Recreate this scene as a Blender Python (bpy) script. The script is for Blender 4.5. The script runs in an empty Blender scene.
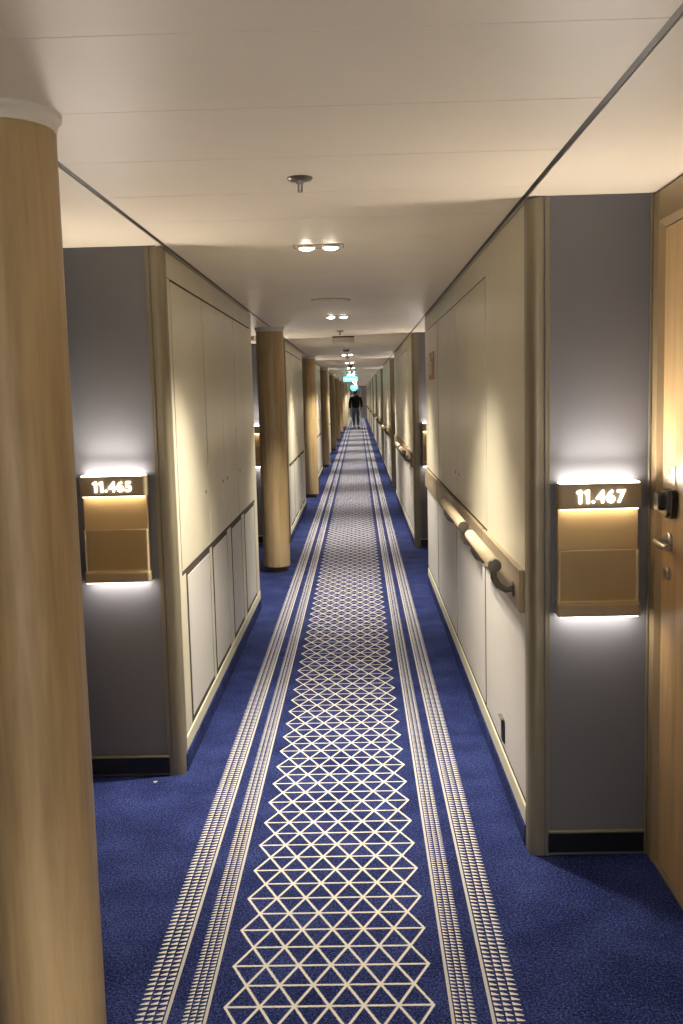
import bpy, bmesh, math, random
from mathutils import Matrix, Vector

random.seed(7)
C = bpy.context.scene
COL = C.collection
PI = math.pi

# ------------------------------------------------------------------ camera, world, exposure
CAM_R = ((0.999552256356013, 0.02274152553329413, 0.019445046413471702),
         (0.016632031451866498, 0.11793622302232606, -0.9928818775811211),
         (-0.02487292390105476, 0.992760731654736, 0.1175051800601388))
cd = bpy.data.cameras.new('camera')
cam = bpy.data.objects.new('camera', cd)
COL.objects.link(cam)
cam.matrix_world = Matrix.Translation((0, 0, 1.5)) @ Matrix(CAM_R).to_4x4()
cd.sensor_fit = 'HORIZONTAL'
cd.sensor_width = 36
cd.lens = 985 * 36 / 683
cd.clip_start = 0.05
cd.clip_end = 200
C.camera = cam

W = bpy.data.worlds.new('world')
C.world = W
W.use_nodes = True
W.node_tree.nodes['Background'].inputs[0].default_value = (0.9, 0.85, 0.8, 1)
W.node_tree.nodes['Background'].inputs[1].default_value = 1.9  # added fill, entering at the open corridor end behind the camera

C.view_settings.view_transform = 'Standard'
C.view_settings.look = 'None'
C.view_settings.gamma = 1
C.view_settings.use_curve_mapping = False
C.view_settings.exposure = 1.8

SPOT_W, SPOT_COL, SPOT_DEG = 47.0, (1.0, 0.91, 0.76), 104
STRIP_UP, STRIP_DOWN, STRIP_PLATE, STRIP_COL = 7.0, 6.5, 5.0, (1.0, 0.885, 0.77)
UP_W = 1.35
LENS_E, DIGIT_E = 14.0, 2.4
C.cycles.max_bounces = 12
C.cycles.diffuse_bounces = 10
C.cycles.sample_clamp_indirect = 6

# ------------------------------------------------------------------ dimensions (metres)
CEIL = 2.08
XL, XR = -0.73, 0.525            # corridor wall faces
XLB, XRB = -1.12, 0.925          # back of the recesses
P, PR = 6.25, 6.5                # spacing of the bays, left and right
YL0, LLEN = 3.80, 3.10           # left wall bay start and length
YR0, RLEN = 3.06, 4.62           # right wall bay start and length
XC = -0.1057                     # centre line of the carpet
YEND, YBACK = 64.3, -3.4
KL = range(-1, 7)
KR = range(-1, 9)

# ------------------------------------------------------------------ materials
def mat(name, base=(.8, .8, .8), rough=.5, metal=0., spec=.5, emit=None, es=0.):
    m = bpy.data.materials.new(name)
    m.use_nodes = True
    b = m.node_tree.nodes['Principled BSDF']
    b.inputs['Base Color'].default_value = (*base, 1)
    b.inputs['Roughness'].default_value = rough
    b.inputs['Metallic'].default_value = metal
    b.inputs['Specular IOR Level'].default_value = spec
    if emit:
        b.inputs['Emission Color'].default_value = (*emit, 1)
        b.inputs['Emission Strength'].default_value = es
    return m

class NT:
    def __init__(s, m):
        s.t = m.node_tree; s.n = s.t.nodes; s.l = s.t.links; s.b = s.n['Principled BSDF']
    def _in(s, sock, v):
        if isinstance(v, bpy.types.NodeSocket): s.l.new(v, sock)
        elif v is not None: sock.default_value = v
    def m(s, op, a, b=None, c=None, clamp=False):
        n = s.n.new('ShaderNodeMath'); n.operation = op; n.use_clamp = clamp
        for i, v in enumerate((a, b, c)):
            if v is not None: s._in(n.inputs[i], v)
        return n.outputs[0]
    def coord(s, kind='Object'):
        return s.n.new('ShaderNodeTexCoord').outputs[kind]
    def sep(s, v):
        n = s.n.new('ShaderNodeSeparateXYZ'); s.l.new(v, n.inputs[0]); return n.outputs
    def mapping(s, v, scale=(1, 1, 1), loc=(0, 0, 0)):
        n = s.n.new('ShaderNodeMapping'); s.l.new(v, n.inputs[0])
        n.inputs['Scale'].default_value = scale; n.inputs['Location'].default_value = loc
        return n.outputs[0]
    def noise(s, v, scale, detail=2, rough=.5):
        n = s.n.new('ShaderNodeTexNoise'); s.l.new(v, n.inputs['Vector'])
        n.inputs['Scale'].default_value = scale; n.inputs['Detail'].default_value = detail
        n.inputs['Roughness'].default_value = rough
        return n.outputs['Fac']
    def ramp(s, f, stops):
        n = s.n.new('ShaderNodeValToRGB'); s.l.new(f, n.inputs[0])
        e = n.color_ramp.elements
        while len(e) < len(stops): e.new(.5)
        for k, (p, c) in enumerate(stops):
            e[k].position = p; e[k].color = (*c, 1)
        return n.outputs[0]
    def mix(s, f, a, b):
        n = s.n.new('ShaderNodeMix'); n.data_type = 'RGBA'
        s._in(n.inputs[0], f)
        for i, v in ((6, a), (7, b)):
            s._in(n.inputs[i], (*v, 1) if isinstance(v, tuple) else v)
        return n.outputs[2]
    def bump(s, h, strength=.2, dist=.01):
        n = s.n.new('ShaderNodeBump'); s.l.new(h, n.inputs['Height'])
        n.inputs['Strength'].default_value = strength; n.inputs['Distance'].default_value = dist
        s.l.new(n.outputs[0], s.b.inputs['Normal'])

def wood(name, dark, mid, light, rough=.42, axis='z'):
    m = mat(name, mid, rough)
    t = NT(m)
    sc = {'z': (1, 1, .07), 'y': (1, .07, 1)}[axis]
    co = t.mapping(t.coord(), sc)
    a = t.noise(co, 26, 5, .6)
    w = t.noise(t.mapping(t.coord(), {'z': (1, 1, .18), 'y': (1, .18, 1)}[axis]), 7, 3, .55)
    f = t.m('ADD', t.m('MULTIPLY', a, .62), t.m('MULTIPLY', w, .38))
    col = t.ramp(f, [(.36, dark), (.5, mid), (.66, light)])
    t.l.new(col, t.b.inputs['Base Color'])
    t.bump(a, .06, .003)
    return m

OAK = wood('oak_veneer', (.32, .21, .095), (.45, .32, .16), (.56, .41, .22))
OAK_DOOR = wood('oak_door_veneer', (.38, .245, .105), (.49, .33, .16), (.57, .40, .21), .45)
OAK_RAIL = wood('oak_rail', (.42, .32, .19), (.52, .42, .27), (.60, .50, .34), .38, 'y')
OAK_BAND = wood('oak_band', (.22, .165, .10), (.30, .23, .145), (.37, .29, .185), .45, 'y')

CREAM = mat('cream_laminate', (.60, .56, .43), .36)
t = NT(CREAM); nn = t.noise(t.coord(), 55, 3, .6)
t.bump(nn, .10, .002)
t.l.new(t.ramp(t.noise(t.coord(), 3, 3), [(.3, (.58, .535, .405)), (.7, (.63, .585, .45))]), t.b.inputs['Base Color'])
LOWER = mat('stone_grey_laminate', (.50, .465, .42), .42)
t = NT(LOWER)
t.l.new(t.ramp(t.noise(t.mapping(t.coord(), (60, 60, 1)), 4, 3), [(.3, (.55, .53, .49)), (.7, (.61, .585, .545))]), t.b.inputs['Base Color'])
STRIP_CREAM = mat('pale_cream_strip', (.66, .63, .45), .4)
GREY = mat('lavender_grey_fabric_panel', (.15, .156, .178), .75)
t = NT(GREY); wv = t.noise(t.coord(), 900, 2)
t.bump(wv, .15, .0006)
BRONZE = mat('champagne_bronze', (.24, .21, .145), .42, .4)
DBRONZE = mat('dark_bronze', (.085, .07, .05), .45, .5)
GAP = mat('painted_gap_shade', (.045, .036, .026), .8)  # shade between doors and panels is put into this near-black colour
FRAME = mat('door_frame_bronze', (.36, .27, .15), .4, .35)
GOLD = mat('brushed_gold', (.50, .37, .19), .42, .35)
HEADER = mat('sconce_bronze', (.36, .29, .185), .45, .15)
BLACK = mat('black_skirting_and_gap_shade', (.006, .006, .008), .35)  # the skirting's own black; also painted shade in the ceiling gaps
CEILM = mat('ceiling_panel_enamel', (.84, .76, .62), .45)
t = NT(CEILM)
t.l.new(t.ramp(t.noise(t.coord(), 2.5, 2), [(.3, (.83, .75, .605)), (.7, (.87, .79, .645))]), t.b.inputs['Base Color'])
WHITE = mat('white_enamel', (.68, .64, .56), .4)
CHROME = mat('satin_nickel', (.42, .40, .37), .28, .9)
PEWTER = mat('pewter', (.15, .13, .105), .35, .7)
LOCKBLK = mat('black_plastic', (.012, .011, .011), .25)
STRIP = mat('sconce_light_up', (1, 1, 1), .5, emit=STRIP_COL, es=STRIP_UP)
STRIPD = mat('sconce_light_down', (1, 1, 1), .5, emit=STRIP_COL, es=STRIP_DOWN)
STRIPP = mat('sconce_light_plate', (1, 1, 1), .5, emit=(1, .80, .55), es=STRIP_PLATE)
LENS = mat('lit_lens', (1, 1, 1), .5, emit=(1, .88, .70), es=LENS_E)
DIGIT = mat('lit_digits', (1, 1, 1), .5, emit=(1, .92, .84), es=DIGIT_E)
GREENL = mat('lit_green_sign', (.05, .5, .4), .5, emit=(.10, .85, .70), es=1.1)
GREENT = mat('tinted_green_acrylic', (.55, .85, .75), .15)
GREENT.node_tree.nodes['Principled BSDF'].inputs['Alpha'].default_value = .35
PALEG = mat('lit_sign_lettering', (.9, 1, .95), .5, emit=(.8, 1, .93), es=.6)
ACRYL = mat('clear_acrylic', (.42, .34, .18), .2)
b = ACRYL.node_tree.nodes['Principled BSDF']; b.inputs['Transmission Weight'].default_value = .0; b.inputs['Alpha'].default_value = .16
ACRYL_EDGE = mat('acrylic_edge', (.80, .70, .52), .2)
ACRYL_EDGE.node_tree.nodes['Principled BSDF'].inputs['Alpha'].default_value = .55
REDSIGN = mat('dark_red_sign', (.30, .10, .055), .5)
PINK = mat('pale_pictogram', (.62, .48, .38), .5)
SOCKET = mat('dark_navy_socket', (.02, .025, .04), .4)
ENDGREY = mat('end_door_grey', (.50, .50, .56), .4)
ENDPALE = mat('end_door_pale', (.85, .80, .78), .5)

def carpet_material(pattern=True):
    m = mat('blue_woven_carpet' if pattern else 'navy_carpet_cove', (.03, .05, .16), .95, spec=.15)
    t = NT(m)
    co = t.coord()
    x, y, z = t.sep(co)
    n1 = t.noise(co, 210, 3, .7)
    n2 = t.noise(co, 5, 3, .6)
    n3 = t.noise(co, 120, 2, .6)
    f = t.m('ADD', t.m('MULTIPLY', n1, .6), t.m('ADD', t.m('MULTIPLY', n2, .14), t.m('MULTIPLY', n3, .26)))
    blue = t.ramp(f, [(.42, (.003, .005, .034)), (.5, (.012, .020, .095)), (.585, (.062, .088, .27))])
    if not pattern:
        t.l.new(blue, t.b.inputs['Base Color']); t.bump(n1, .3, .002)
        return m
    s, r, y0 = .08635, .0885, 2.2767
    wob = t.m('MULTIPLY', t.m('SUBTRACT', t.noise(co, 140, 2), .5), .0035)
    xl = t.m('SUBTRACT', x, XC)
    u = t.m('DIVIDE', t.m('ADD', xl, wob), s)
    v = t.m('DIVIDE', t.m('ADD', t.m('SUBTRACT', y, y0), wob), r)
    def near(q):                       # distance to the nearest whole number
        return t.m('ABSOLUTE', t.m('SUBTRACT', q, t.m('ROUND', q)))
    hl = t.m('MULTIPLY', near(v), r)
    k = s * r / math.hypot(r, s / 2)
    hv = t.m('MULTIPLY', v, .5)
    d1 = t.m('MULTIPLY', near(t.m('ADD', u, hv)), k)
    d2 = t.m('MULTIPLY', near(t.m('SUBTRACT', u, hv)), k)
    md = t.m('MINIMUM', hl, t.m('MINIMUM', d1, d2))
    def step(d, w, soft=.0012):         # 1 inside w, 0 outside
        return t.m('DIVIDE', t.m('SUBTRACT', w + soft, d), 2 * soft, clamp=True)
    line = step(md, .0037)
    au = t.m('ABSOLUTE', u)
    tip = t.m('MULTIPLY', t.m('PINGPONG', v, 1.0), .5)
    lim = t.m('SUBTRACT', 3.045, tip)
    line = t.m('MULTIPLY', line, t.m('LESS_THAN', au, lim))
    a = t.m('ABSOLUTE', xl)
    total = line
    def between(lo, hi):
        return t.m('MULTIPLY', t.m('GREATER_THAN', a, lo), t.m('LESS_THAN', a, hi))
    for lo, hi in ((.2965, .3045), (.3935, .4020)):
        total = t.m('MAXIMUM', total, t.m('MULTIPLY', between(lo, hi), .72))
    for q, cols in ((.0152, ((.3080, .3215), (.3255, .3390), (.3435, .3575))),
                    (.0208, ((.4060, .4245), (.4290, .4475), (.4525, .4730)))):
        fy = t.m('FRACT', t.m('DIVIDE', t.m('ADD', y, 50), q))
        for lo, hi in cols:
            c = t.m('DIVIDE', t.m('SUBTRACT', hi, a), hi - lo)     # 1 at the inner side, 0 at the tip
            hgt = t.m('ADD', t.m('MULTIPLY', c, .50), .14)
            tk = t.m('MULTIPLY', between(lo, hi), t.m('LESS_THAN', fy, hgt))
            total = t.m('MAXIMUM', total, tk)
    fib = t.m('ADD', t.m('MULTIPLY', n1, .5), .62)
    total = t.m('MULTIPLY', total, fib, clamp=True)
    col = t.mix(total, blue, (.80, .77, .68))
    t.l.new(col, t.b.inputs['Base Color'])
    t.bump(n1, .35, .002)
    return m
CARPET = carpet_material()
COVE = carpet_material(False)

# ------------------------------------------------------------------ mesh helpers
class MB:
    def __init__(s): s.bm = bmesh.new()
    def box(s, x0, x1, y0, y1, z0, z1, bev=0, seg=2):
        vs = bmesh.ops.create_cube(s.bm, size=1)['verts']
        for v in vs:
            v.co = Vector(((x0 + x1) / 2 + v.co.x * (x1 - x0), (y0 + y1) / 2 + v.co.y * (y1 - y0), (z0 + z1) / 2 + v.co.z * (z1 - z0)))
        if bev:
            es = list({e for v in vs for e in v.link_edges})
            bmesh.ops.bevel(s.bm, geom=es, offset=bev, segments=seg, affect='EDGES', profile=.5)
        return s
    def prism(s, pts, a, b, axis='z'):
        def P3(p, w):
            if axis == 'z': return (p[0], p[1], w)
            if axis == 'y': return (p[0], w, p[1])
            return (w, p[0], p[1])
        lo = [s.bm.verts.new(P3(p, a)) for p in pts]
        hi = [s.bm.verts.new(P3(p, b)) for p in pts]
        s.bm.faces.new(lo); s.bm.faces.new(hi[::-1])
        n = len(pts)
        for i in range(n):
            s.bm.faces.new((lo[i], hi[i], hi[(i + 1) % n], lo[(i + 1) % n]))
        bmesh.ops.recalc_face_normals(s.bm, faces=s.bm.faces)
        return s
    def lathe(s, prof, c=(0, 0, 0), axis='z', n=40, sx=1, sy=1):
        """prof: list of (radius, height) along the axis"""
        rings = []
        for r, h in prof:
            ring = []
            for i in range(n):
                a = 2 * PI * i / n
                p, q = r * math.cos(a) * sx, r * math.sin(a) * sy
                if axis == 'z': co = (c[0] + p, c[1] + q, c[2] + h)
                elif axis == 'y': co = (c[0] + p, c[1] + h, c[2] + q)
                else: co = (c[0] + h, c[1] + p, c[2] + q)
                ring.append(s.bm.verts.new(co))
            rings.append(ring)
        for a, b in zip(rings, rings[1:]):
            for i in range(n):
                s.bm.faces.new((a[i], a[(i + 1) % n], b[(i + 1) % n], b[i]))
        s.bm.faces.new(rings[0][::-1]); s.bm.faces.new(rings[-1])
        bmesh.ops.recalc_face_normals(s.bm, faces=s.bm.faces)
        return s
    def tube(s, pts, rads, n=12):
        pts = [Vector(p) for p in pts]
        if not isinstance(rads, (list, tuple)): rads = [rads] * len(pts)
        rings = []
        up = Vector((0, 0, 1))
        for i, p in enumerate(pts):
            d = (pts[min(i + 1, len(pts) - 1)] - pts[max(i - 1, 0)]).normalized()
            ref = up if abs(d.dot(up)) < .95 else Vector((1, 0, 0))
            a = d.cross(ref).normalized(); b_ = a.cross(d)
            rings.append([s.bm.verts.new(p + rads[i] * (math.cos(2 * PI * k / n) * a + math.sin(2 * PI * k / n) * b_)) for k in range(n)])
        for a, b_ in zip(rings, rings[1:]):
            for i in range(n):
                s.bm.faces.new((a[i], a[(i + 1) % n], b_[(i + 1) % n], b_[i]))
        s.bm.faces.new(rings[0][::-1]); s.bm.faces.new(rings[-1])
        bmesh.ops.recalc_face_normals(s.bm, faces=s.bm.faces)
        return s
    def ball(s, c, r, sc=(1, 1, 1), sub=2):
        vs = bmesh.ops.create_icosphere(s.bm, subdivisions=sub, radius=r)['verts']
        for v in vs: v.co = Vector((c[0] + v.co.x * sc[0], c[1] + v.co.y * sc[1], c[2] + v.co.z * sc[2]))
        return s
    def obj(s, name, m, parent=None, smooth=False, loc=None):
        me = bpy.data.meshes.new(name)
        s.bm.to_mesh(me); s.bm.free()
        me.materials.append(m)
        if smooth:
            for p in me.polygons: p.use_smooth = True
            try: me.set_sharp_from_angle(angle=math.radians(38))
            except Exception: pass
        o = bpy.data.objects.new(name, me)
        COL.objects.link(o)
        if parent: o.parent = parent
        if loc: o.location = loc
        return o

def thing(name, label, cat, loc=(0, 0, 0), group=None, kind=None):
    o = bpy.data.objects.new(name, None)
    COL.objects.link(o); o.location = loc
    o.empty_display_size = .1
    tag(o, label, cat, group, kind)
    return o
def tag(o, label=None, cat=None, group=None, kind=None):
    if label: o['label'] = label
    if cat: o['category'] = cat
    if group: o['group'] = group
    if kind: o['kind'] = kind
    return o
def copy_thing(o, loc, label=None, group=None):
    c = o.copy(); COL.objects.link(c); c.location = loc
    if label: c['label'] = label
    if group: c['group'] = group
    for ch in list(o.children):
        d = ch.copy(); COL.objects.link(d); d.parent = c
        for g in list(ch.children):
            e = g.copy(); COL.objects.link(e); e.parent = d
    return c

def struct(o, label=None, cat=None):
    o['kind'] = 'structure'
    if label: o['label'] = label
    if cat: o['category'] = cat
    return o

ORD = ['nearest', 'second', 'third', 'fourth', 'fifth', 'sixth', 'seventh', 'eighth', 'ninth', 'tenth', 'eleventh', 'twelfth',
       'thirteenth', 'fourteenth', 'fifteenth', 'sixteenth', 'seventeenth', 'eighteenth', 'nineteenth']

# ------------------------------------------------------------------ floor
m = MB(); m.bm.faces.new([m.bm.verts.new(p) for p in ((XLB - .1, YBACK - .1, 0), (XRB + .1, YBACK - .1, 0), (XRB + .1, YEND + .2, 0), (XLB - .1, YEND + .2, 0))])
o = m.obj('floor', CARPET)
struct(o, 'blue carpet with white triangle lattice runner and dashed border stripes', 'carpet')

# ------------------------------------------------------------------ ceiling
GAPW = .017
m = MB()
yy = YBACK + ((2.067 - YBACK) % .42) - .42
while yy < YEND + .1:
    m.box(XL + GAPW, XR - GAPW, yy + .0007, yy + .42 - .0007, CEIL, CEIL + .02, .001, 1)
    yy += .42
struct(m.obj('ceiling', CEILM), 'cream enamelled metal plank ceiling over the corridor', 'ceiling')
m = MB().box(XLB - .1, XL, YBACK - .1, YEND + .2, CEIL, CEIL + .02)
struct(m.obj('ceiling', CEILM), 'cream ceiling strip over the left cabin recesses', 'ceiling')
m = MB().box(XR, XRB + .1, YBACK - .1, YEND + .2, CEIL, CEIL + .02)
struct(m.obj('ceiling', CEILM), 'cream ceiling strip over the right cabin doors', 'ceiling')
m = MB().box(XLB - .1, XRB + .1, YBACK - .1, YEND + .2, CEIL + .06, CEIL + .1)  # roof slab coloured black so the gaps below it read as shade
struct(m.obj('ceiling', BLACK), 'black slab painted as shade above the ceiling gaps', 'ceiling')

for n, (x0, x1) in enumerate(((XL, XL + GAPW), (XR - GAPW, XR))):  # added strips: the dark of the ceiling gaps put in as black colour
    g_ = MB().box(x0, x1, YBACK - .1, YEND + .2, CEIL + .004, CEIL + .03).obj('gap_shade_%d' % (n + 1), BLACK)
    struct(g_, 'black strip painted as gap shade along the %s edge of the corridor ceiling' % ('left', 'right')[n], 'gap_shade')

# ------------------------------------------------------------------ outer walls behind the recesses
struct(MB().box(XLB - .1, XLB, YBACK - .1, YEND + .2, 0, CEIL + .06).obj('wall_left', GREY), 'grey wall at the back of the left recesses', 'wall')
struct(MB().box(XRB + .006, XRB + .1, YBACK - .1, YEND + .2, 0, CEIL + .06).obj('wall_right', GREY), 'grey wall behind the right cabin doors', 'wall')
# end of the corridor
ew = MB().box(XLB, XRB, YEND, YEND + .1, 0, CEIL + .06).obj('wall_far', ENDGREY)
struct(ew, 'grey end wall with pale door far down the corridor', 'wall')
ed = MB().box(-.40, .20, YEND - .05, YEND, 0, 1.95, .01).obj('door_2', ENDPALE)
struct(ed, 'pale door closing the far end of the corridor', 'door')
MB().box(-.33, .13, YEND - .06, YEND - .048, 1.45, 1.88, .005).obj('door_window', ENDGREY, ed)
MB().tube([(.13, YEND - .05, 1.02), (.13, YEND - .10, 1.02), (.04, YEND - .10, 1.02)], .012).obj('door_handle', CHROME, ed, True)
# narrower cream wall along the left beyond the last column
nl = MB().box(XLB, -.52, 49.0, YEND, 0, CEIL).obj('wall_left', CREAM)
struct(nl, 'plain cream wall on the left beyond the last column', 'wall')
MB().box(-.521, -.50, 49.02, YEND, 0, .10).obj('skirting', STRIP_CREAM, nl)
r = thing('handrail', 'far wooden handrail on plain cream wall beyond the last column', 'handrail', (-.52, 49.2, .85))
MB().box(0, .02, 0, 14.8, -.07, .07).obj('backing_board', OAK_BAND, r)
MB().tube([(.085, .1, .03), (.085, 14.7, .03)], .021).obj('rail', OAK_RAIL, r, True)
for yb in (1, 5, 9, 13):
    MB().tube([(.02, yb, -.03), (.06, yb, -.03), (.085, yb, .015)], .009).obj('bracket', PEWTER, r, True)

# ------------------------------------------------------------------ wall bays
def corner_post(name, side, parent):
    """rounded bronze corner extrusion, local: wall corner at origin, corridor on the -side, bay runs to +y"""
    R = .034
    pts = []
    for i in range(9):
        a = PI / 2 * i / 8
        pts.append((-.003 + R - R * math.cos(a), -.004 + R - R * math.sin(a)))
    pts += [(.045, -.004), (.045, .001), (.049, .001), (.049, -.006), (.060, -.006), (.060, .03), (.0, .06), (-.003, .06)]
    pts = [(p[0] * side, p[1]) for p in pts]
    return MB().prism(pts, 0, CEIL - .004).obj(name, BRONZE, parent, True)

def make_left_bay(loc, label):
    w = MB().box(XLB - XL, -.026, .0, LLEN, 0, CEIL).obj('wall_left', GREY, loc=loc)
    struct(w, label, 'wall')
    corner_post('corner_post', -1, w)
    D = XLB - XL
    MB().box(D, -.058, -.012, -.0005, 0.012, .076, .002, 1).obj('skirting', BLACK, w)
    MB().box(D, -.058, -.015, -.0005, .077, .087, .003, 1).obj('skirting_trim', BRONZE, w)
    MB().box(-.064, -.060, -.007, -.0005, .087, CEIL - .003).obj('edge_trim', BRONZE, w)
    MB().box(D + .0, D + .012, -.01, -.0005, .0, CEIL - .003, .002, 1).obj('edge_trim', BRONZE, w)
    MB().box(-.03, .008, .03, LLEN - .002, 0, .075, .006).obj('carpet_cove', COVE, w)
    return w
def make_right_bay(loc, label):
    D = XRB - XR
    w = MB().box(.026, D + .004, .0, RLEN, 0, CEIL).obj('wall_right', GREY, loc=loc)
    struct(w, label, 'wall')
    corner_post('corner_post', 1, w)
    MB().box(.058, D - .035, -.012, -.0005, 0.012, .076, .002, 1).obj('skirting', BLACK, w)
    MB().box(.058, D - .028, -.015, -.0005, .077, .087, .003, 1).obj('skirting_trim', BRONZE, w)
    MB().box(.060, .064, -.007, -.0005, .087, CEIL - .003).obj('edge_trim', BRONZE, w)
    MB().box(D - .034, D - .026, -.010, -.0005, .0, CEIL - .003, .002, 1).obj('edge_trim', BRONZE, w)
    MB().box(-.008, .03, .06, RLEN - .002, 0, .072, .006).obj('carpet_cove', COVE, w)
    return w
lw = make_left_bay((XL, YL0, 0), 'grey wall face beside cabin sign 11.465, bronze corner post')
rw = make_right_bay((XR, YR0, 0), 'grey wall face carrying cabin sign 11.467, bronze corner post')
for k in KL:
    if k: copy_thing(lw, (XL, YL0 + k * P, 0), 'grey wall block between the left cabin recesses')
for k in KR:
    if k: copy_thing(rw, (XR, YR0 + k * PR, 0), 'grey wall block between the right cabin recesses')

def keyhole(y, z, side, parent):
    k = MB().lathe([(.0085, -.001 * 1), (.0085, .0022), (.007, .003)], (0, y, z), 'x', 16).obj('keyhole', PEWTER, parent, True)
    if side > 0: k.scale.x = -1
    MB().box(-.0042 if side > 0 else .0030, -.0030 if side > 0 else .0042, y - .0015, y + .0015, z - .004, z + .004).obj('slot', LOCKBLK, k)
    return k

LZ, G = .79, .0016
def make_left_cupboard(loc, label):
    t_ = thing('built_in_cupboard', label, 'cupboard', loc)
    MB().box(-.024, -.002, .066, LLEN - .006, .12, CEIL - .02).obj('carcass_gap_shade', GAP, t_)  # dark backing close behind the doors, painted as shade in their gaps
    f = MB()
    f.box(-.014, 0, .058, .128, .115, 1.968)                  # near stile
    f.box(-.014, 0, .058, LLEN - .004, 1.972, CEIL - .008)     # header
    f.box(-.014, 0, 2.955, LLEN - .004, .115, 1.968)
    for a, b_ in ((.128, .214), (.884, .944), (1.512, 1.664), (2.164, 2.296), (2.914, 2.955)):
        f.box(-.014, 0, a, b_, .115, LZ - .006)
    f.obj('frame', CREAM, t_)
    MB().box(-.014, .004, .055, LLEN - .004, .076, .135, .003, 1).obj('plinth_strip', STRIP_CREAM, t_)
    for i, (a, b_) in enumerate(((.130, .925), (.928, 1.502), (1.504, 2.068), (2.071, 2.953))):
        ga, gb = ((.012, .010), (.008, .004), (.004, .010), (.010, .002))[i]
        d = MB().box(-.013, .001, a + ga, b_ - gb, LZ + .013, 1.962, .0015, 1).obj('door', CREAM, t_)
        ky = (b_ - .105, b_ - .09, a + .09, a + .10)[i]
        kk = MB().lathe([(.0085, -.001), (.0085, .0022), (.007, .003)], (.001, ky, 1.064), 'x', 16).obj('keyhole', PEWTER, d, True)
    for a, b_ in ((.214, .884), (.944, 1.512), (1.664, 2.164), (2.296, 2.914)):
        MB().box(-.014, -.0005, a + .052, b_ - .018, .160, LZ - .024, .0015, 1).obj('lower_panel', LOWER, t_)
    return t_
lc = make_left_cupboard((XL, YL0, 0), 'built-in cream cupboard with four tall doors, nearest on the left beyond sign 11.465')
for k in KL:
    if k == 0: continue
    copy_thing(lc, (XL, YL0 + k * P, 0),
               'built-in cream cupboard beside the camera, left side' if k < 0 else
               'built-in cream cupboard on the left wall, %s along from the camera' % ORD[k], 'cream cupboards along the left wall')
lc['group'] = 'cream cupboards along the left wall'

def make_right_cupboard(loc, label):
    t_ = thing('built_in_cupboard', label, 'cupboard', loc)
    E = RLEN - .004
    MB().box(.002, .024, .07, E - .002, .12, CEIL - .02).obj('carcass_gap_shade', GAP, t_)  # same dark backing, painted as gap shade
    f = MB()
    f.box(0, .014, 1.012, E, 1.965, CEIL - .008)
    f.box(0, .014, .058, 1.010, .79, CEIL - .008)
    f.box(0.006, .014, 1.010, E, .79, .93)
    f.obj('frame', CREAM, t_)
    MB().box(-.004, .014, .06, E, .073, .137, .003, 1).obj('plinth_strip', STRIP_CREAM, t_)
    for i, (a, b_) in enumerate(((1.012, 2.23), (2.231, 3.44), (3.462, E))):
        ga, gb = ((.010, .003), (.003, .012), (.012, .002))[i]
        d = MB().box(-.001, .013, a + ga, b_ - gb, .931, 1.960, .0015, 1).obj('door', CREAM, t_)
        if i < 2:
            ky = (2.23 - .085, 2.231 + .085)[i]
            MB().lathe([(.0075, .001), (.0075, -.0022), (.006, -.003)], (-.001, ky, 1.07), 'x', 16).obj('keyhole', PEWTER, d, True)
    for a, b_ in ((.058, 1.085), (1.10, 2.33), (2.345, 3.585), (3.6, E)):
        MB().box(-.001, .014, a + .014, b_ - .020, .155, .786, .0015, 1).obj('lower_panel', LOWER, t_)
    for a, b_ in ((.085, 1.060), (1.074, 2.305), (2.335, 3.47), (3.50, E - .02)):
        MB().box(-.018, -.0012, a, b_, .785, .925, .002, 1).obj('wooden_band', OAK_BAND, t_)
    return t_
rc = make_right_cupboard((XR, YR0, 0), 'built-in cream cupboard with oak band, nearest on the right beyond sign 11.467')
rc['group'] = 'cream cupboards along the right wall'
for k in KR:
    if k == 0: continue
    copy_thing(rc, (XR, YR0 + k * PR, 0),
               'built-in cream cupboard beside the camera, right side' if k < 0 else
               'built-in cream cupboard on the right wall, %s along from the camera' % ORD[k], 'cream cupboards along the right wall')

# ------------------------------------------------------------------ handrails
def make_rail(L, label):
    t_ = thing('handrail', label, 'handrail', (0, 0, 0), 'oak handrails along the right wall')
    x, z = -.085, .928
    MB().tube([(x, .012, z), (x, L - .012, z)], .0215, 24).obj('rail', OAK_RAIL, t_, True)
    for a, s in ((.014, -1), (L - .014, 1)):
        MB().lathe([(.0225, 0), (.0225, s * .010), (.021, s * .0135), (.008, s * .014)], (x, a, z), 'y', 28).obj('end_cap', PEWTER, t_, True)
    for yb in (.035, L - .12):
        m = MB().tube([(-.0195, yb, z - .085), (-.045, yb, z - .088), (-.070, yb, z - .072), (-.085, yb, z - .045), (-.085, yb, z - .015)],
                      [.011, .011, .012, .012, .012], 12)
        m.lathe([(.026, -.0187), (.026, -.023), (.022, -.0265)], (0, yb, z - .085), 'x', 24)
        m.obj('bracket', PEWTER, t_, True)
    return t_
r1 = make_rail(.74, 'short round oak handrail nearest the camera, beside the 11.467 corner post')
r1.location = (XR, 3.22, 0)
r2 = make_rail(.98, 'round oak handrail second from the camera, in front of right keyholes')
r2.location = (XR, 4.19, 0)
for k in KR:
    if k == 0: continue
    where = 'wholly beside the camera' if k < 0 else '%s cupboard from the camera' % ORD[k]
    copy_thing(r1, (XR, 3.22 + k * PR, 0), 'short round oak handrail at near end of right wall, %s' % where)
    copy_thing(r2, (XR, 4.19 + k * PR, 0), 'longer round oak handrail mid-way on right wall, %s' % where)

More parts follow.
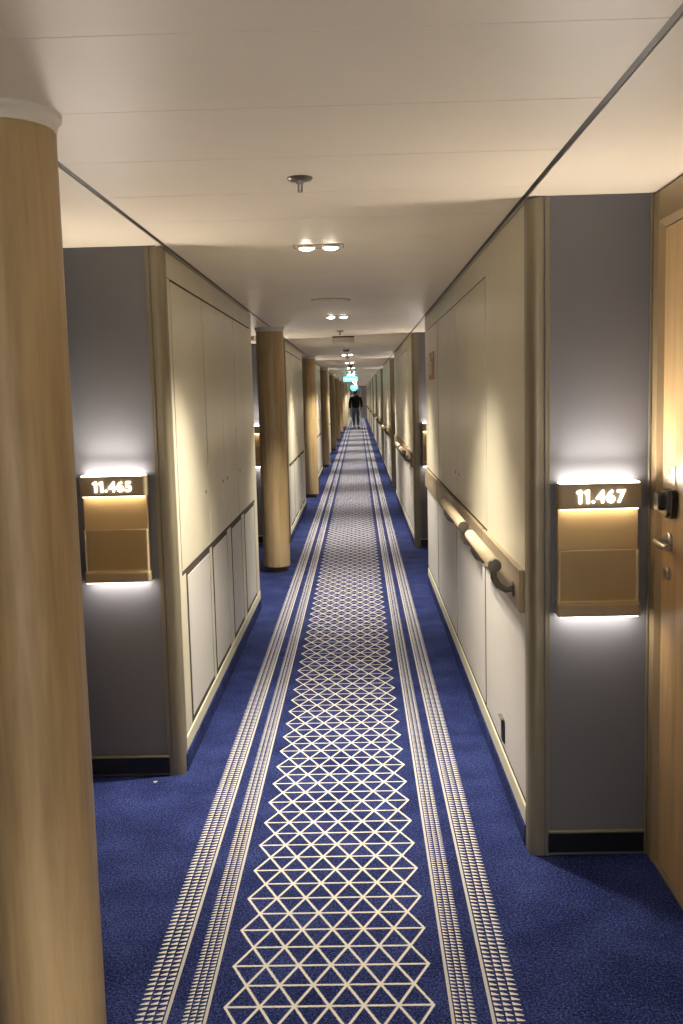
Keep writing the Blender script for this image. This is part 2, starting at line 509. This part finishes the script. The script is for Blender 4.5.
# ------------------------------------------------------------------ oak columns
def make_column(label):
    t_ = thing('column', label, 'column', (0, 0, 0), 'oak-clad round columns on the left', 'thing')
    MB().lathe([(.114, .052), (.115, .056), (.115, 2.044), (.114, 2.048)], n=96).obj('shaft', OAK, t_, True)
    MB().lathe([(.092, .0), (.092, .054)], n=64).obj('plinth', DBRONZE, t_, True)
    MB().lathe([(.118, 2.046), (.118, 2.060), (.121, 2.064), (.127, 2.070), (.128, CEIL - .0005)], n=96).obj('collar', WHITE, t_, True)
    return t_
c0 = make_column('round oak-clad column filling the left edge, nearest the camera')
CX = -.735
c0.location = (-.718, 2.06, 0)
for k in range(1, 8):
    copy_thing(c0, (CX, 2.17 + k * P, 0), 'round oak-clad column on the left, %s from the camera' % ORD[k])

# ------------------------------------------------------------------ doors on the right
def rounded_rect(w, h, r, n=5):
    pts = []
    for cx_, cy_, a0 in ((w / 2 - r, h / 2 - r, 0), (-w / 2 + r, h / 2 - r, 90), (-w / 2 + r, -h / 2 + r, 180), (w / 2 - r, -h / 2 + r, 270)):
        for i in range(n + 1):
            a = math.radians(a0 + 90 * i / n)
            pts.append((cx_ + r * math.cos(a), cy_ + r * math.sin(a)))
    return pts

def text_mesh(txt, w, h, depth, name, m, parent, loc, rot, bold=.0):
    cu = bpy.data.curves.new('lettering', 'FONT')
    cu.body = txt; cu.size = 1; cu.extrude = .02; cu.offset = bold; cu.space_character = 1.10
    to = bpy.data.objects.new('lettering', cu); COL.objects.link(to)
    bpy.context.view_layer.update()
    me = bpy.data.meshes.new_from_object(to.evaluated_get(bpy.context.evaluated_depsgraph_get()))
    bpy.data.objects.remove(to); bpy.data.curves.remove(cu)
    xs = [v.co.x for v in me.vertices]; ys = [v.co.y for v in me.vertices]
    x0, x1, y0, y1 = min(xs), max(xs), min(ys), max(ys)
    for v in me.vertices:
        v.co.x = (v.co.x - (x0 + x1) / 2) / (x1 - x0) * w
        v.co.y = (v.co.y - (y0 + y1) / 2) / (y1 - y0) * h
        v.co.z = v.co.z / .02 * depth / 2
    me.materials.clear(); me.materials.append(m)
    o = bpy.data.objects.new(name, me); COL.objects.link(o)
    o.parent = parent; o.location = loc; o.rotation_euler = rot
    return o

def make_door(loc):
    """local: x=0 is the wall plane of the recess back, y=0 the far jamb's outer edge, the door runs to -y"""
    d = MB().box(-.012, .004, -1.02, -.080, .012, 1.965, .002, 1).obj('door_1', OAK_DOOR, loc=loc)
    struct(d, 'oak cabin door at the right edge with nickel lever and key-card lock', 'door')
    f = MB()
    prof_o, prof_i, zt = -.002, -.064, 2.068
    f.box(-.026, .004, prof_i + .004, prof_o, 0, CEIL - .006, .003, 1)
    f.box(-.026, .004, -1.17, -1.040, 0, CEIL - .006, .003, 1)
    f.box(-.026, .004, -1.0395, -.0605, 1.985, CEIL - .006, .003, 1)
    f.prism([(-.026, -.0605), (-.0, -.0605), (-.0, -.075), (-.010, -.075)], 0, 1.985)
    f.prism([(-.026, 1.985), (0, 1.985), (0, 1.968), (-.010, 1.968)], -1.04, -.0605, 'y')
    f.obj('door_frame', FRAME, d)
    MB().box(-.024, .0, -1.0395, -.0645, 0, .011, .003, 1).obj('threshold', BRONZE, d)
    # plaque
    pl = MB().prism([(p[0] - .153, p[1] + 1.243) for p in rounded_rect(.105, .058, .003)], -.0145, -.012, 'x').obj('plaque', GOLD, d)
    text_mesh('LHG', .050, .022, .001, 'lettering', PEWTER, pl, (-.0148, -.153, 1.252), (PI / 2, 0, -PI / 2))
    MB().box(-.0152, -.0145, -.172, -.134, 1.227, 1.231).obj('engraved_line', PEWTER, pl)
    # key-card lock: dark shield with a protruding reader
    lk = MB().prism([(p[0] * (1 - .10 * (p[1] < 0)) - .182, p[1] + 1.162) for p in rounded_rect(.100, .084, .022, 6)], -.030, -.012, 'x').obj('card_lock', LOCKBLK, d)
    MB().prism([(p[0] - .172, p[1] + 1.162) for p in rounded_rect(.070, .076, .018, 6)], -.038, -.030, 'x').obj('lock_face', PEWTER, lk)
    MB().prism([(p[0] - .162, p[1] + 1.168) for p in rounded_rect(.054, .054, .014, 6)], -.052, -.038, 'x').obj('card_reader', LOCKBLK, lk)
    MB().prism([(p[0] - .160, p[1] + 1.168) for p in rounded_rect(.046, .048, .013, 6)], -.056, -.052, 'x').obj('reader_cover', PEWTER, lk)
    # lever
    h = MB().lathe([(.029, -.012), (.029, -.019), (.026, -.021)], (0, -.158, 1.045), 'x', 32)
    h.lathe([(.011, -.020), (.011, -.056)], (0, -.158, 1.045), 'x', 20)
    h.tube([(-.050, -.150, 1.045), (-.055, -.190, 1.045), (-.056, -.275, 1.045)], [.0115, .0110, .0098], 16)
    h.obj('door_handle', CHROME, d, True)
    MB().lathe([(.020, -.012), (.020, -.020), (.016, -.023), (.0155, -.026)], (0, -.158, .950), 'x', 28).obj('deadbolt', CHROME, d, True)
    return d
dr = make_door((XRB, YR0, 0))
for k in (1, 2):
    c = copy_thing(dr, (XRB, YR0 + k * PR, 0), 'oak cabin door in right recess beyond the %s grey wall face' % ORD[k])
    c.name = 'door_%d' % (k + 3)
# plain left doors, facing the corridor in each recess (mirrored)
dl = thing('door_3', 'oak cabin door in the left recess hidden behind the nearest column', 'door', (XLB, YL0 - .12, 0), None, 'structure')
MB().box(-.004, .014, -1.02, -.150, .012, 1.965, .002, 1).obj('door_leaf', OAK_DOOR, dl)
m = MB(); m.box(0, .028, -.126, -.002, 0, CEIL - .006, .003, 1); m.box(0, .028, -1.17, -1.04, 0, CEIL - .006, .003, 1); m.box(0, .028, -1.0395, -.1265, 1.985, CEIL - .006, .003, 1)
m.obj('door_frame', FRAME, dl)
m = MB().lathe([(.029, .013), (.029, .021), (.026, .023)], (0, -.215, 1.040), 'x', 32)
m.lathe([(.011, .022), (.011, .060)], (0, -.215, 1.040), 'x', 20)
m.tube([(.054, -.205, 1.040), (.058, -.24, 1.040), (.060, -.325, 1.040)], [.0115, .0110, .0098], 16)
m.obj('door_handle', CHROME, dl, True)
for k in (1, 2):
    c = copy_thing(dl, (XLB, YL0 - .12 + k * P, 0), 'oak cabin door in left recess number %d from the camera' % (k + 1))
    c.name = 'door_%d' % (k + 5)

# ------------------------------------------------------------------ lit cabin signs
def channel(w, d, r, z0, z1):
    """block with rounded front vertical corners, back on y=0, front at y=-d"""
    pts = [(w / 2, 0), (-w / 2, 0)]
    for i in range(7):
        a = PI / 2 * i / 6
        pts.append((-w / 2 + r - r * math.cos(a), -d + r - r * math.sin(a)))
    for i in range(7):
        a = PI / 2 * i / 6
        pts.append((w / 2 - r + r * math.sin(a), -d + r - r * math.cos(a)))
    return pts
def make_sign(label, num=None):
    t_ = thing('cabin_sign', label, 'cabin sign', (0, 0, 0))
    w, d = .254, .062
    m = MB().prism(channel(w, d, .012, 0, 0), 1.137, 1.214)
    hd = m.obj('header', HEADER, t_, True)
    MB().box(-w / 2 + .008, w / 2 - .008, -d + .010, -.006, 1.214, 1.2175).obj('up_light', STRIP, hd)
    MB().box(-w / 2 + .010, w / 2 - .010, -d + .012, -.030, 1.1335, 1.137).obj('plate_light', STRIPP, hd)
    MB().prism([(-w / 2 + .004, 0), (-w / 2 + .004, -.026), (w / 2 - .004, -.026), (w / 2 - .004, 0)], .836, 1.137).obj('back_plate', GOLD, t_)
    lg = MB().prism(channel(w, d, .012, 0, 0), .801, .836).obj('ledge', HEADER, t_, True)
    MB().prism([(p[0] * .985, p[1] * .97 - .0008) for p in channel(w, d, .012, 0, 0)], .836, .841).obj('ledge_lip', GOLD, lg, True)
    MB().box(-w / 2 + .008, w / 2 - .008, -d + .010, -.006, .7975, .801).obj('down_light', STRIPD, lg)
    pk = MB().box(-.120, .120, -.046, -.042, .848, 1.006, .0015, 1).obj('clear_pocket', ACRYL, t_)
    e = MB()
    e.box(-.122, -.1185, -.046, -.027, .842, 1.006); e.box(.1185, .122, -.046, -.027, .842, 1.006)
    e.box(-.124, .124, -.0465, -.0415, 1.005, 1.0068); e.box(-.124, .124, -.0465, -.0415, .846, .8485)
    e.obj('pocket_edge', ACRYL_EDGE, pk)
    for z in (.90, .94, .98):
        for s in (-1, 1):
            MB().box(s * .1205 - .0012, s * .1205 + .0012, -.047, -.041, z, z + .006).obj('pocket_stud', CHROME, pk)
    if num:
        tm = text_mesh(num[2:], .113, .047, .004, 'lit_number', DIGIT, hd, (0, 0, 0), (0, 0, 0), .014)
        bm = bmesh.new(); bm.from_mesh(tm.data)
        for v in bm.verts: v.co.x += .0265
        q = MB()
        for x in (-.0835, -.0575):
            q.prism([(x + .0095, -.024), (x + .0185, -.024), (x + .0185, .024), (x + .0115, .024), (x, .0165), (x + .0035, .0105), (x + .0095, .0140)], -.002, .002)
        tmp = bpy.data.meshes.new('ones'); q.bm.to_mesh(tmp); q.bm.free()
        bm.from_mesh(tmp); bpy.data.meshes.remove(tmp)
        bm.to_mesh(tm.data); bm.free()
        tm.location = (.000, -d - .0015, 1.1745); tm.rotation_euler = (PI / 2, 0, 0); tm.scale = (.90, .86, 1)
    return t_
s1 = make_sign('lit bronze cabin sign reading 11.467 on grey wall beside the oak door', '11.467')
s1.location = (.7325, YR0, 0)
s2 = make_sign('lit bronze cabin sign reading 11.465 on grey wall beyond the nearest column', '11.465')
s2.location = (-.949, YL0, 0)
s3 = make_sign('lit bronze cabin sign half hidden in the second right recess')
s3.location = (.7385, YR0 + PR, 0)
s3['group'] = s1['group'] = s2['group'] = 'lit cabin signs'
for k in KR:
    if k in (0, 1): continue
    copy_thing(s3, (.7385, YR0 + k * PR, 0), 'lit bronze cabin sign in the %s right recess from the camera' % ORD[k], 'lit cabin signs')
for k in KL:
    if k == 0: continue
    copy_thing(s3, (-.949, YL0 + k * P, 0), 'lit bronze cabin sign in the left recess beside the %s column' % ORD[k], 'lit cabin signs')

def sconce_beam(x, y):
    ld = bpy.data.lights.new('sconce_beam', 'AREA')
    ld.shape = 'RECTANGLE'; ld.size = .23; ld.size_y = .034; ld.energy = UP_W; ld.color = STRIP_COL; ld.spread = math.radians(130)
    lo = bpy.data.objects.new('sconce_beam', ld); COL.objects.link(lo)
    lo.location = (x, y - .046, 1.220); lo.rotation_euler = (PI + .52, 0, 0)
for k in KR: sconce_beam(.7385, YR0 + k * PR)
for k in KL: sconce_beam(-.949, YL0 + k * P)

# small dropped box over the second left recess
bk = MB().box(-1.118, -.97, 9.45, 9.93, 2.035, CEIL - .0005, .003, 1).obj('ceiling_box', WHITE)
tag(bk, 'small cream box under the ceiling in recess behind the second column', 'ceiling box')

# ------------------------------------------------------------------ ceiling fittings
def make_spots(label):
    t_ = thing('recessed_spotlight', label, 'ceiling light', (0, 0, CEIL), 'paired recessed ceiling spotlights')
    f = MB()
    for a in ((-.097, .097, -.047, -.044), (-.097, .097, .044, .047), (-.097, -.094, -.044, .044), (.094, .097, -.044, .044)):
        f.box(a[0], a[1], a[2], a[3], -.002, 0.0)
    f.obj('bezel', DBRONZE, t_)
    MB().box(-.094, .094, -.044, .044, -.0010, 0.0).obj('cover', CEILM, t_)
    for x in (-.047, .047):
        rg = MB().lathe([(.034, -.0010), (.034, -.005), (.032, -.009), (.0290, -.009), (.0286, -.004)], (x, 0, 0), n=32).obj('lens_ring', WHITE, t_, True)
        MB().lathe([(.0285, -.002), (.0285, -.008), (.024, -.013), (.012, -.0165)], (x, 0, 0), n=28).obj('lens', LENS, rg, True)
    return t_
SPY = [3.93 + 3.44 * i for i in range(-2, 18)]
sp = None
for i, y in enumerate(SPY):
    n = i - 2
    lab = (('pair of recessed ceiling spotlights right above the camera' if n == -1 else 'pair of recessed ceiling spotlights well behind the camera') if n < 0 else
           'lit pair of recessed ceiling spotlights, %s from the camera' % ORD[n])
    if sp is None:
        sp = make_spots(lab); sp.location = (-.14, y, CEIL)
    else:
        copy_thing(sp, (-.14, y, CEIL), lab)
    for x in (-.047, .047):
        ld = bpy.data.lights.new('spot_beam', 'SPOT')
        ld.energy = SPOT_W; ld.color = SPOT_COL; ld.spot_size = math.radians(SPOT_DEG); ld.spot_blend = 1.0; ld.shadow_soft_size = .022
        lo = bpy.data.objects.new('spot_beam', ld); COL.objects.link(lo)
        lo.location = (-.14 + x, y, CEIL - .03)

def make_sprinkler(label):
    t_ = thing('sprinkler', label, 'sprinkler', (0, 0, CEIL), 'ceiling sprinklers')
    MB().lathe([(.034, -.0005), (.034, -.003), (.030, -.007), (.014, -.009)], n=36).obj('escutcheon', PEWTER, t_, True)
    m = MB().lathe([(.011, -.009), (.011, -.016), (.0072, -.017), (.0072, -.036), (.005, -.039)], n=20)
    m.obj('head', CHROME, t_, True)
    return t_
sk = make_sprinkler('pewter ceiling sprinkler nearest the camera'); sk.location = (-.142, 2.715, CEIL)
for i in range(1, 6):
    copy_thing(sk, (-.15, 2.77 + 6.25 * i, CEIL), 'ceiling sprinkler, %s from the camera%s' % (ORD[i], ', just before the flat white box' if i == 1 else ''))

va = thing('air_valve', 'round flush cream air valve in the ceiling beyond the nearest spotlights', 'air valve', (-.152, 6.12, CEIL))
MB().lathe([(.120, -.0006), (.120, -.002)], n=64).obj('seat_ring', DBRONZE, va, True)
MB().lathe([(.116, -.002), (.1175, -.008), (.112, -.013), (.088, -.011), (.085, -.017), (.05, -.019)], n=64).obj('disc', CEILM, va, True)
for i in range(1, 4):
    copy_thing(va, (-.152, 6.12 + 12.5 * i, CEIL), 'round air valve far down the ceiling, %s from the camera' % ORD[i], 'far ceiling air valves')

ap = thing('ceiling_box', 'flat white box hanging under the ceiling beyond second spotlights', 'ceiling box', (-.13, 9.95, CEIL))
MB().box(-.11, .105, -.10, .10, -.012, -.0005).obj('mount', DBRONZE, ap)
MB().box(-.112, .107, -.105, .105, -.066, -.012, .006, 3).obj('body', WHITE, ap, True)

sd = thing('smoke_detector', 'round smoke detector just beyond the flat white ceiling box', 'smoke detector', (-.135, 12.4, CEIL), 'smoke detectors')
MB().lathe([(.055, -.0005), (.055, -.012), (.050, -.018)], n=32).obj('base', WHITE, sd, True)
MB().lathe([(.042, -.018), (.042, -.030), (.034, -.040), (.015, -.043)], n=32).obj('chamber', PEWTER, sd, True)
for i, y in enumerate((19.2, 24.1, 29.0)):
    copy_thing(sd, (-.135, y, CEIL), 'round smoke detector in the ceiling, %s from the camera' % ORD[i + 1])

# green lit signs far down the corridor
g = thing('exit_sign', 'wide lit green escape sign under the ceiling, nearer of two', 'escape sign', (-.18, 25.0, CEIL))
MB().box(-.175, .175, -.02, .02, -.235, -.125, .006, 2).obj('lit_strip', GREENL, g)
pn = MB().box(-.165, .165, -.004, .004, -.125, -.004).obj('acrylic_panel', GREENT, g)
a = MB()
for x in (-.13, -.06, 0.005):                                   # blurred white dashes on the lit strip
    a.box(x, x + .045, -.0225, -.020, -.192, -.168)
a.prism([(.075, -.192), (.075, -.168), (.11, -.168), (.11, -.152), (.15, -.18), (.11, -.208), (.11, -.192)], -.0225, -.020, 'y')
a.obj('lettering', PALEG, g)
m = MB()
m.ball((-.02, -.006, -.030), .013, sub=2)
m.tube([(-.03, -.006, -.045), (-.045, -.006, -.080)], [.010, .010], 8)
m.tube([(-.045, -.006, -.080), (-.01, -.006, -.095), (-.02, -.006, -.118)], .007, 8)
m.tube([(-.045, -.006, -.080), (-.075, -.006, -.100), (-.095, -.006, -.095)], .007, 8)
m.tube([(-.032, -.006, -.050), (-.065, -.006, -.050), (-.075, -.006, -.070)], .006, 8)
m.tube([(-.030, -.006, -.050), (.002, -.006, -.068), (.020, -.006, -.055)], .006, 8)
m.box(.055, .10, -.008, -.004, -.118, -.02)
m.obj('pictogram', PALEG, pn)
g2 = thing('exit_sign', 'rounded lit green sign beyond it, just above the walking person', 'escape sign', (-.15, 40.0, CEIL))
MB().prism([(p[0], p[1] - .27) for p in rounded_rect(.30, .17, .06, 6)], -.02, .02, 'y').obj('lit_face', GREENL, g2)
MB().box(-.09, .07, -.018, .018, -.41, -.356, .01).obj('lower_tab', GREENL, g2)
MB().box(-.01, .01, -.01, .01, -.19, -.001).obj('hanger', CHROME, g2)
MB().prism([(-.06, -.29), (-.06, -.25), (.0, -.25), (.0, -.225), (.06, -.27), (.0, -.315), (.0, -.29)], -.0215, -.02, 'y').obj('arrow', PALEG, g2)

# ------------------------------------------------------------------ small things on the walls
fs = thing('fire_sign', 'small dark red and pink pictogram sign on the right cupboard', 'sign', (XR - .001, 7.0, 1.69))
MB().box(-.004, 0, -.19, .25, -.095, .095, .001, 1).obj('plate', REDSIGN, fs)
m = MB()
m.prism([(p[0] + .06, p[1] - .015) for p in rounded_rect(.15, .10, .04)], -.0055, -.004, 'x')
m.box(-.0055, -.004, .03, .10, .04, .055); m.box(-.0055, -.004, .13, .235, .02, .085); m.box(-.0055, -.004, -.13, -.05, .05, .088); m.box(-.0055, -.004, .17, .235, -.06, .01)
m.obj('pictogram', PINK, fs)
so = thing('wall_socket', 'small black recessed socket with steel lip low on right wall', 'socket', (XR - .001, 3.63, .225))
MB().box(-.005, 0, -.038, .038, -.045, .045, .002, 1).obj('insert', SOCKET, so)
MB().box(-.016, -.0, -.030, .038, .043, .050, .002, 1).obj('lip', CHROME, so)
MB().box(-.009, -.005, -.030, -.006, -.040, .040, .001, 1).obj('flap', LOCKBLK, so)
#so2 = copy_thing(so, (XR - .001, 6.95, .21), 'tiny dark socket low at far end of first right cupboard')

m = MB()
for p in ((0, 0, 0, .005), (.005, .002, .002, .0035), (-.004, .003, .001, .003)):
    m.ball((p[0], p[1], .004 + p[2]), p[3], (1.2, .8, .6), 2)
tag(m.obj('paper_scrap', WHITE, loc=(-.835, 3.72, 0)), 'tiny white scrap on the blue carpet by left skirting', 'litter')

# ------------------------------------------------------------------ the person walking away
def skin_mesh(name, verts, edges, radii, m, parent, root=0, sub=2):
    me = bpy.data.meshes.new(name)
    me.from_pydata(verts, edges, [])
    me.materials.append(m)
    o = bpy.data.objects.new(name, me); COL.objects.link(o)
    md = o.modifiers.new('skin', 'SKIN')
    for i, r_ in enumerate(radii):
        r_ = r_ if isinstance(r_, tuple) else (r_, r_)
        me.skin_vertices[0].data[i].radius = r_
    me.skin_vertices[0].data[root].use_root = True
    md.use_smooth_shade = True
    s_ = o.modifiers.new('sub', 'SUBSURF'); s_.levels = sub; s_.render_levels = sub
    bpy.context.view_layer.update()
    nm = bpy.data.meshes.new_from_object(o.evaluated_get(bpy.context.evaluated_depsgraph_get()))
    nm.name = name
    o.modifiers.clear(); o.data = nm
    if parent: o.parent = parent
    return o
SKIN = mat('skin', (.42, .24, .17), .55)
HAIR = mat('black_hair', (.008, .006, .006), .6)
JACKET = mat('black_jacket', (.010, .007, .006), .7)
JEANS = mat('blue_jeans', (.10, .16, .22), .85)
t = NT(JEANS); t.l.new(t.ramp(t.noise(t.coord(), 6, 3), [(.35, (.06, .10, .15)), (.65, (.17, .25, .32))]), t.b.inputs['Base Color'])
SHOE = mat('dark_shoe', (.015, .013, .014), .5)
# facing +y; left foot forward, right foot pushing off behind
V = [(0, 0, .93), (0, -.005, 1.12), (0, -.01, 1.30), (0, -.01, 1.43), (0, 0, 1.50), (0, .01, 1.56), (0, .02, 1.64), (0, .02, 1.70)]
Ed = [(i, i + 1) for i in range(7)]
Rd = [(.15, .10), (.135, .095), (.15, .105), (.10, .075), .052, .055, (.074, .088), (.045, .055)]
def add(v, frm, r_):
    V.append(v); Ed.append((frm, len(V) - 1)); Rd.append(r_); return len(V) - 1
for s, sw in ((-1, .10), (1, -.10)):
    a = add((s * .17, -.01, 1.41), 3, .058)
    a = add((s * .225, -.03 + sw * .3, 1.16), a, .043)
    a = add((s * .235, .03 + sw, .93), a, .030)
    a = add((s * .232, .04 + sw * 1.1, .87), a, (.020, .034))
    for q, (dy, ln) in enumerate(((-.028, .070), (-.009, .085), (.010, .088), (.029, .078))):
        b1 = add((s * .230, .045 + sw * 1.1 + dy, .825), a, .0095)
        b2 = add((s * .222, .052 + sw * 1.1 + dy, .825 - ln * .55), b1, .0085)
        add((s * .208, .058 + sw * 1.1 + dy, .825 - ln), b2, .0075)
    t1 = add((s * .215, .085 + sw * 1.1, .845), a, .0105)
    add((s * .200, .098 + sw * 1.1, .800), t1, .0085)
for s, ky, kz, ay, az in ((-1, .16, .50, .22, .085), (1, -.02, .49, -.27, .13)):
    a = add((s * .085, .0, .88), 0, .085)
    a = add((s * .095, ky, kz), a, .055)
    add((s * .095, ay, az), a, .038)
pm = skin_mesh('person', V, Ed, Rd, SKIN, None)
pm.location = (-.115, 45.0, 0)
tag(pm, 'person in black jacket and blue jeans walking away down the corridor', 'person', None, 'thing')
# clothes
JV = [(0, 0, .84), (0, -.005, 1.10), (0, -.012, 1.28), (0, -.01, 1.42), (0, 0, 1.49)]
JE = [(0, 1), (1, 2), (2, 3), (3, 4)]
JR = [(.190, .135), (.200, .135), (.205, .135), (.15, .105), (.070, .070)]
for s, sw in ((-1, .10), (1, -.10)):
    n = len(JV)
    JV += [(s * .195, -.01, 1.40), (s * .265, -.03 + sw * .3, 1.15), (s * .262, .03 + sw, .92)]
    JE += [(3, n), (n, n + 1), (n + 1, n + 2)]
    JR += [.078, .066, .052]
skin_mesh('jacket', JV, JE, JR, JACKET, pm)
TV = [(0, 0, 1.02), (0, 0, .88)]; TE = [(0, 1)]; TR = [(.165, .115), (.165, .120)]
for s, ky, kz, ay, az in ((-1, .16, .50, .22, .10), (1, -.02, .49, -.27, .145)):
    n = len(TV)
    TV += [(s * .088, .01, .80), (s * .098, ky, kz), (s * .098, ay, az)]
    TE += [(1, n), (n, n + 1), (n + 1, n + 2)]
    TR += [.098, .078, .062]
skin_mesh('trousers', TV, TE, TR, JEANS, pm)
for s, y, z, tilt in ((-1, .22, .0, 0), (1, -.28, .0, .35)):
    sv = [(s * .098, y - .04, .045 + (.05 if tilt else 0)), (s * .10, y + .07, .04), (s * .102, y + .17, .032)]
    skin_mesh('shoe', sv, [(0, 1), (1, 2)], [(.042, .044), (.046, .040), (.038, .028)], SHOE, pm)
m = MB().ball((0, .008, 1.665), .098, (.88, 1.0, 1.02), 3)
m.obj('hair', HAIR, pm, True)
f = MB()
f.ball((-.028, .108, 1.655), .010, sub=2); f.ball((.028, .108, 1.655), .010, sub=2)
f.obj('eye', LOCKBLK, pm, True)
f = MB().tube([(0, .105, 1.665), (0, .125, 1.635), (0, .105, 1.625)], [.006, .012, .008], 8); f.obj('nose', SKIN, pm, True)
f = MB().ball((0, .098, 1.60), .018, (1.2, .4, .35), 2); f.obj('mouth', mat('lips', (.35, .13, .11), .5), pm, True)
f = MB().ball((-.082, .018, 1.645), .024, (.35, .7, 1.1), 2).ball((.082, .018, 1.645), .024, (.35, .7, 1.1), 2); f.obj('ear', SKIN, pm, True)
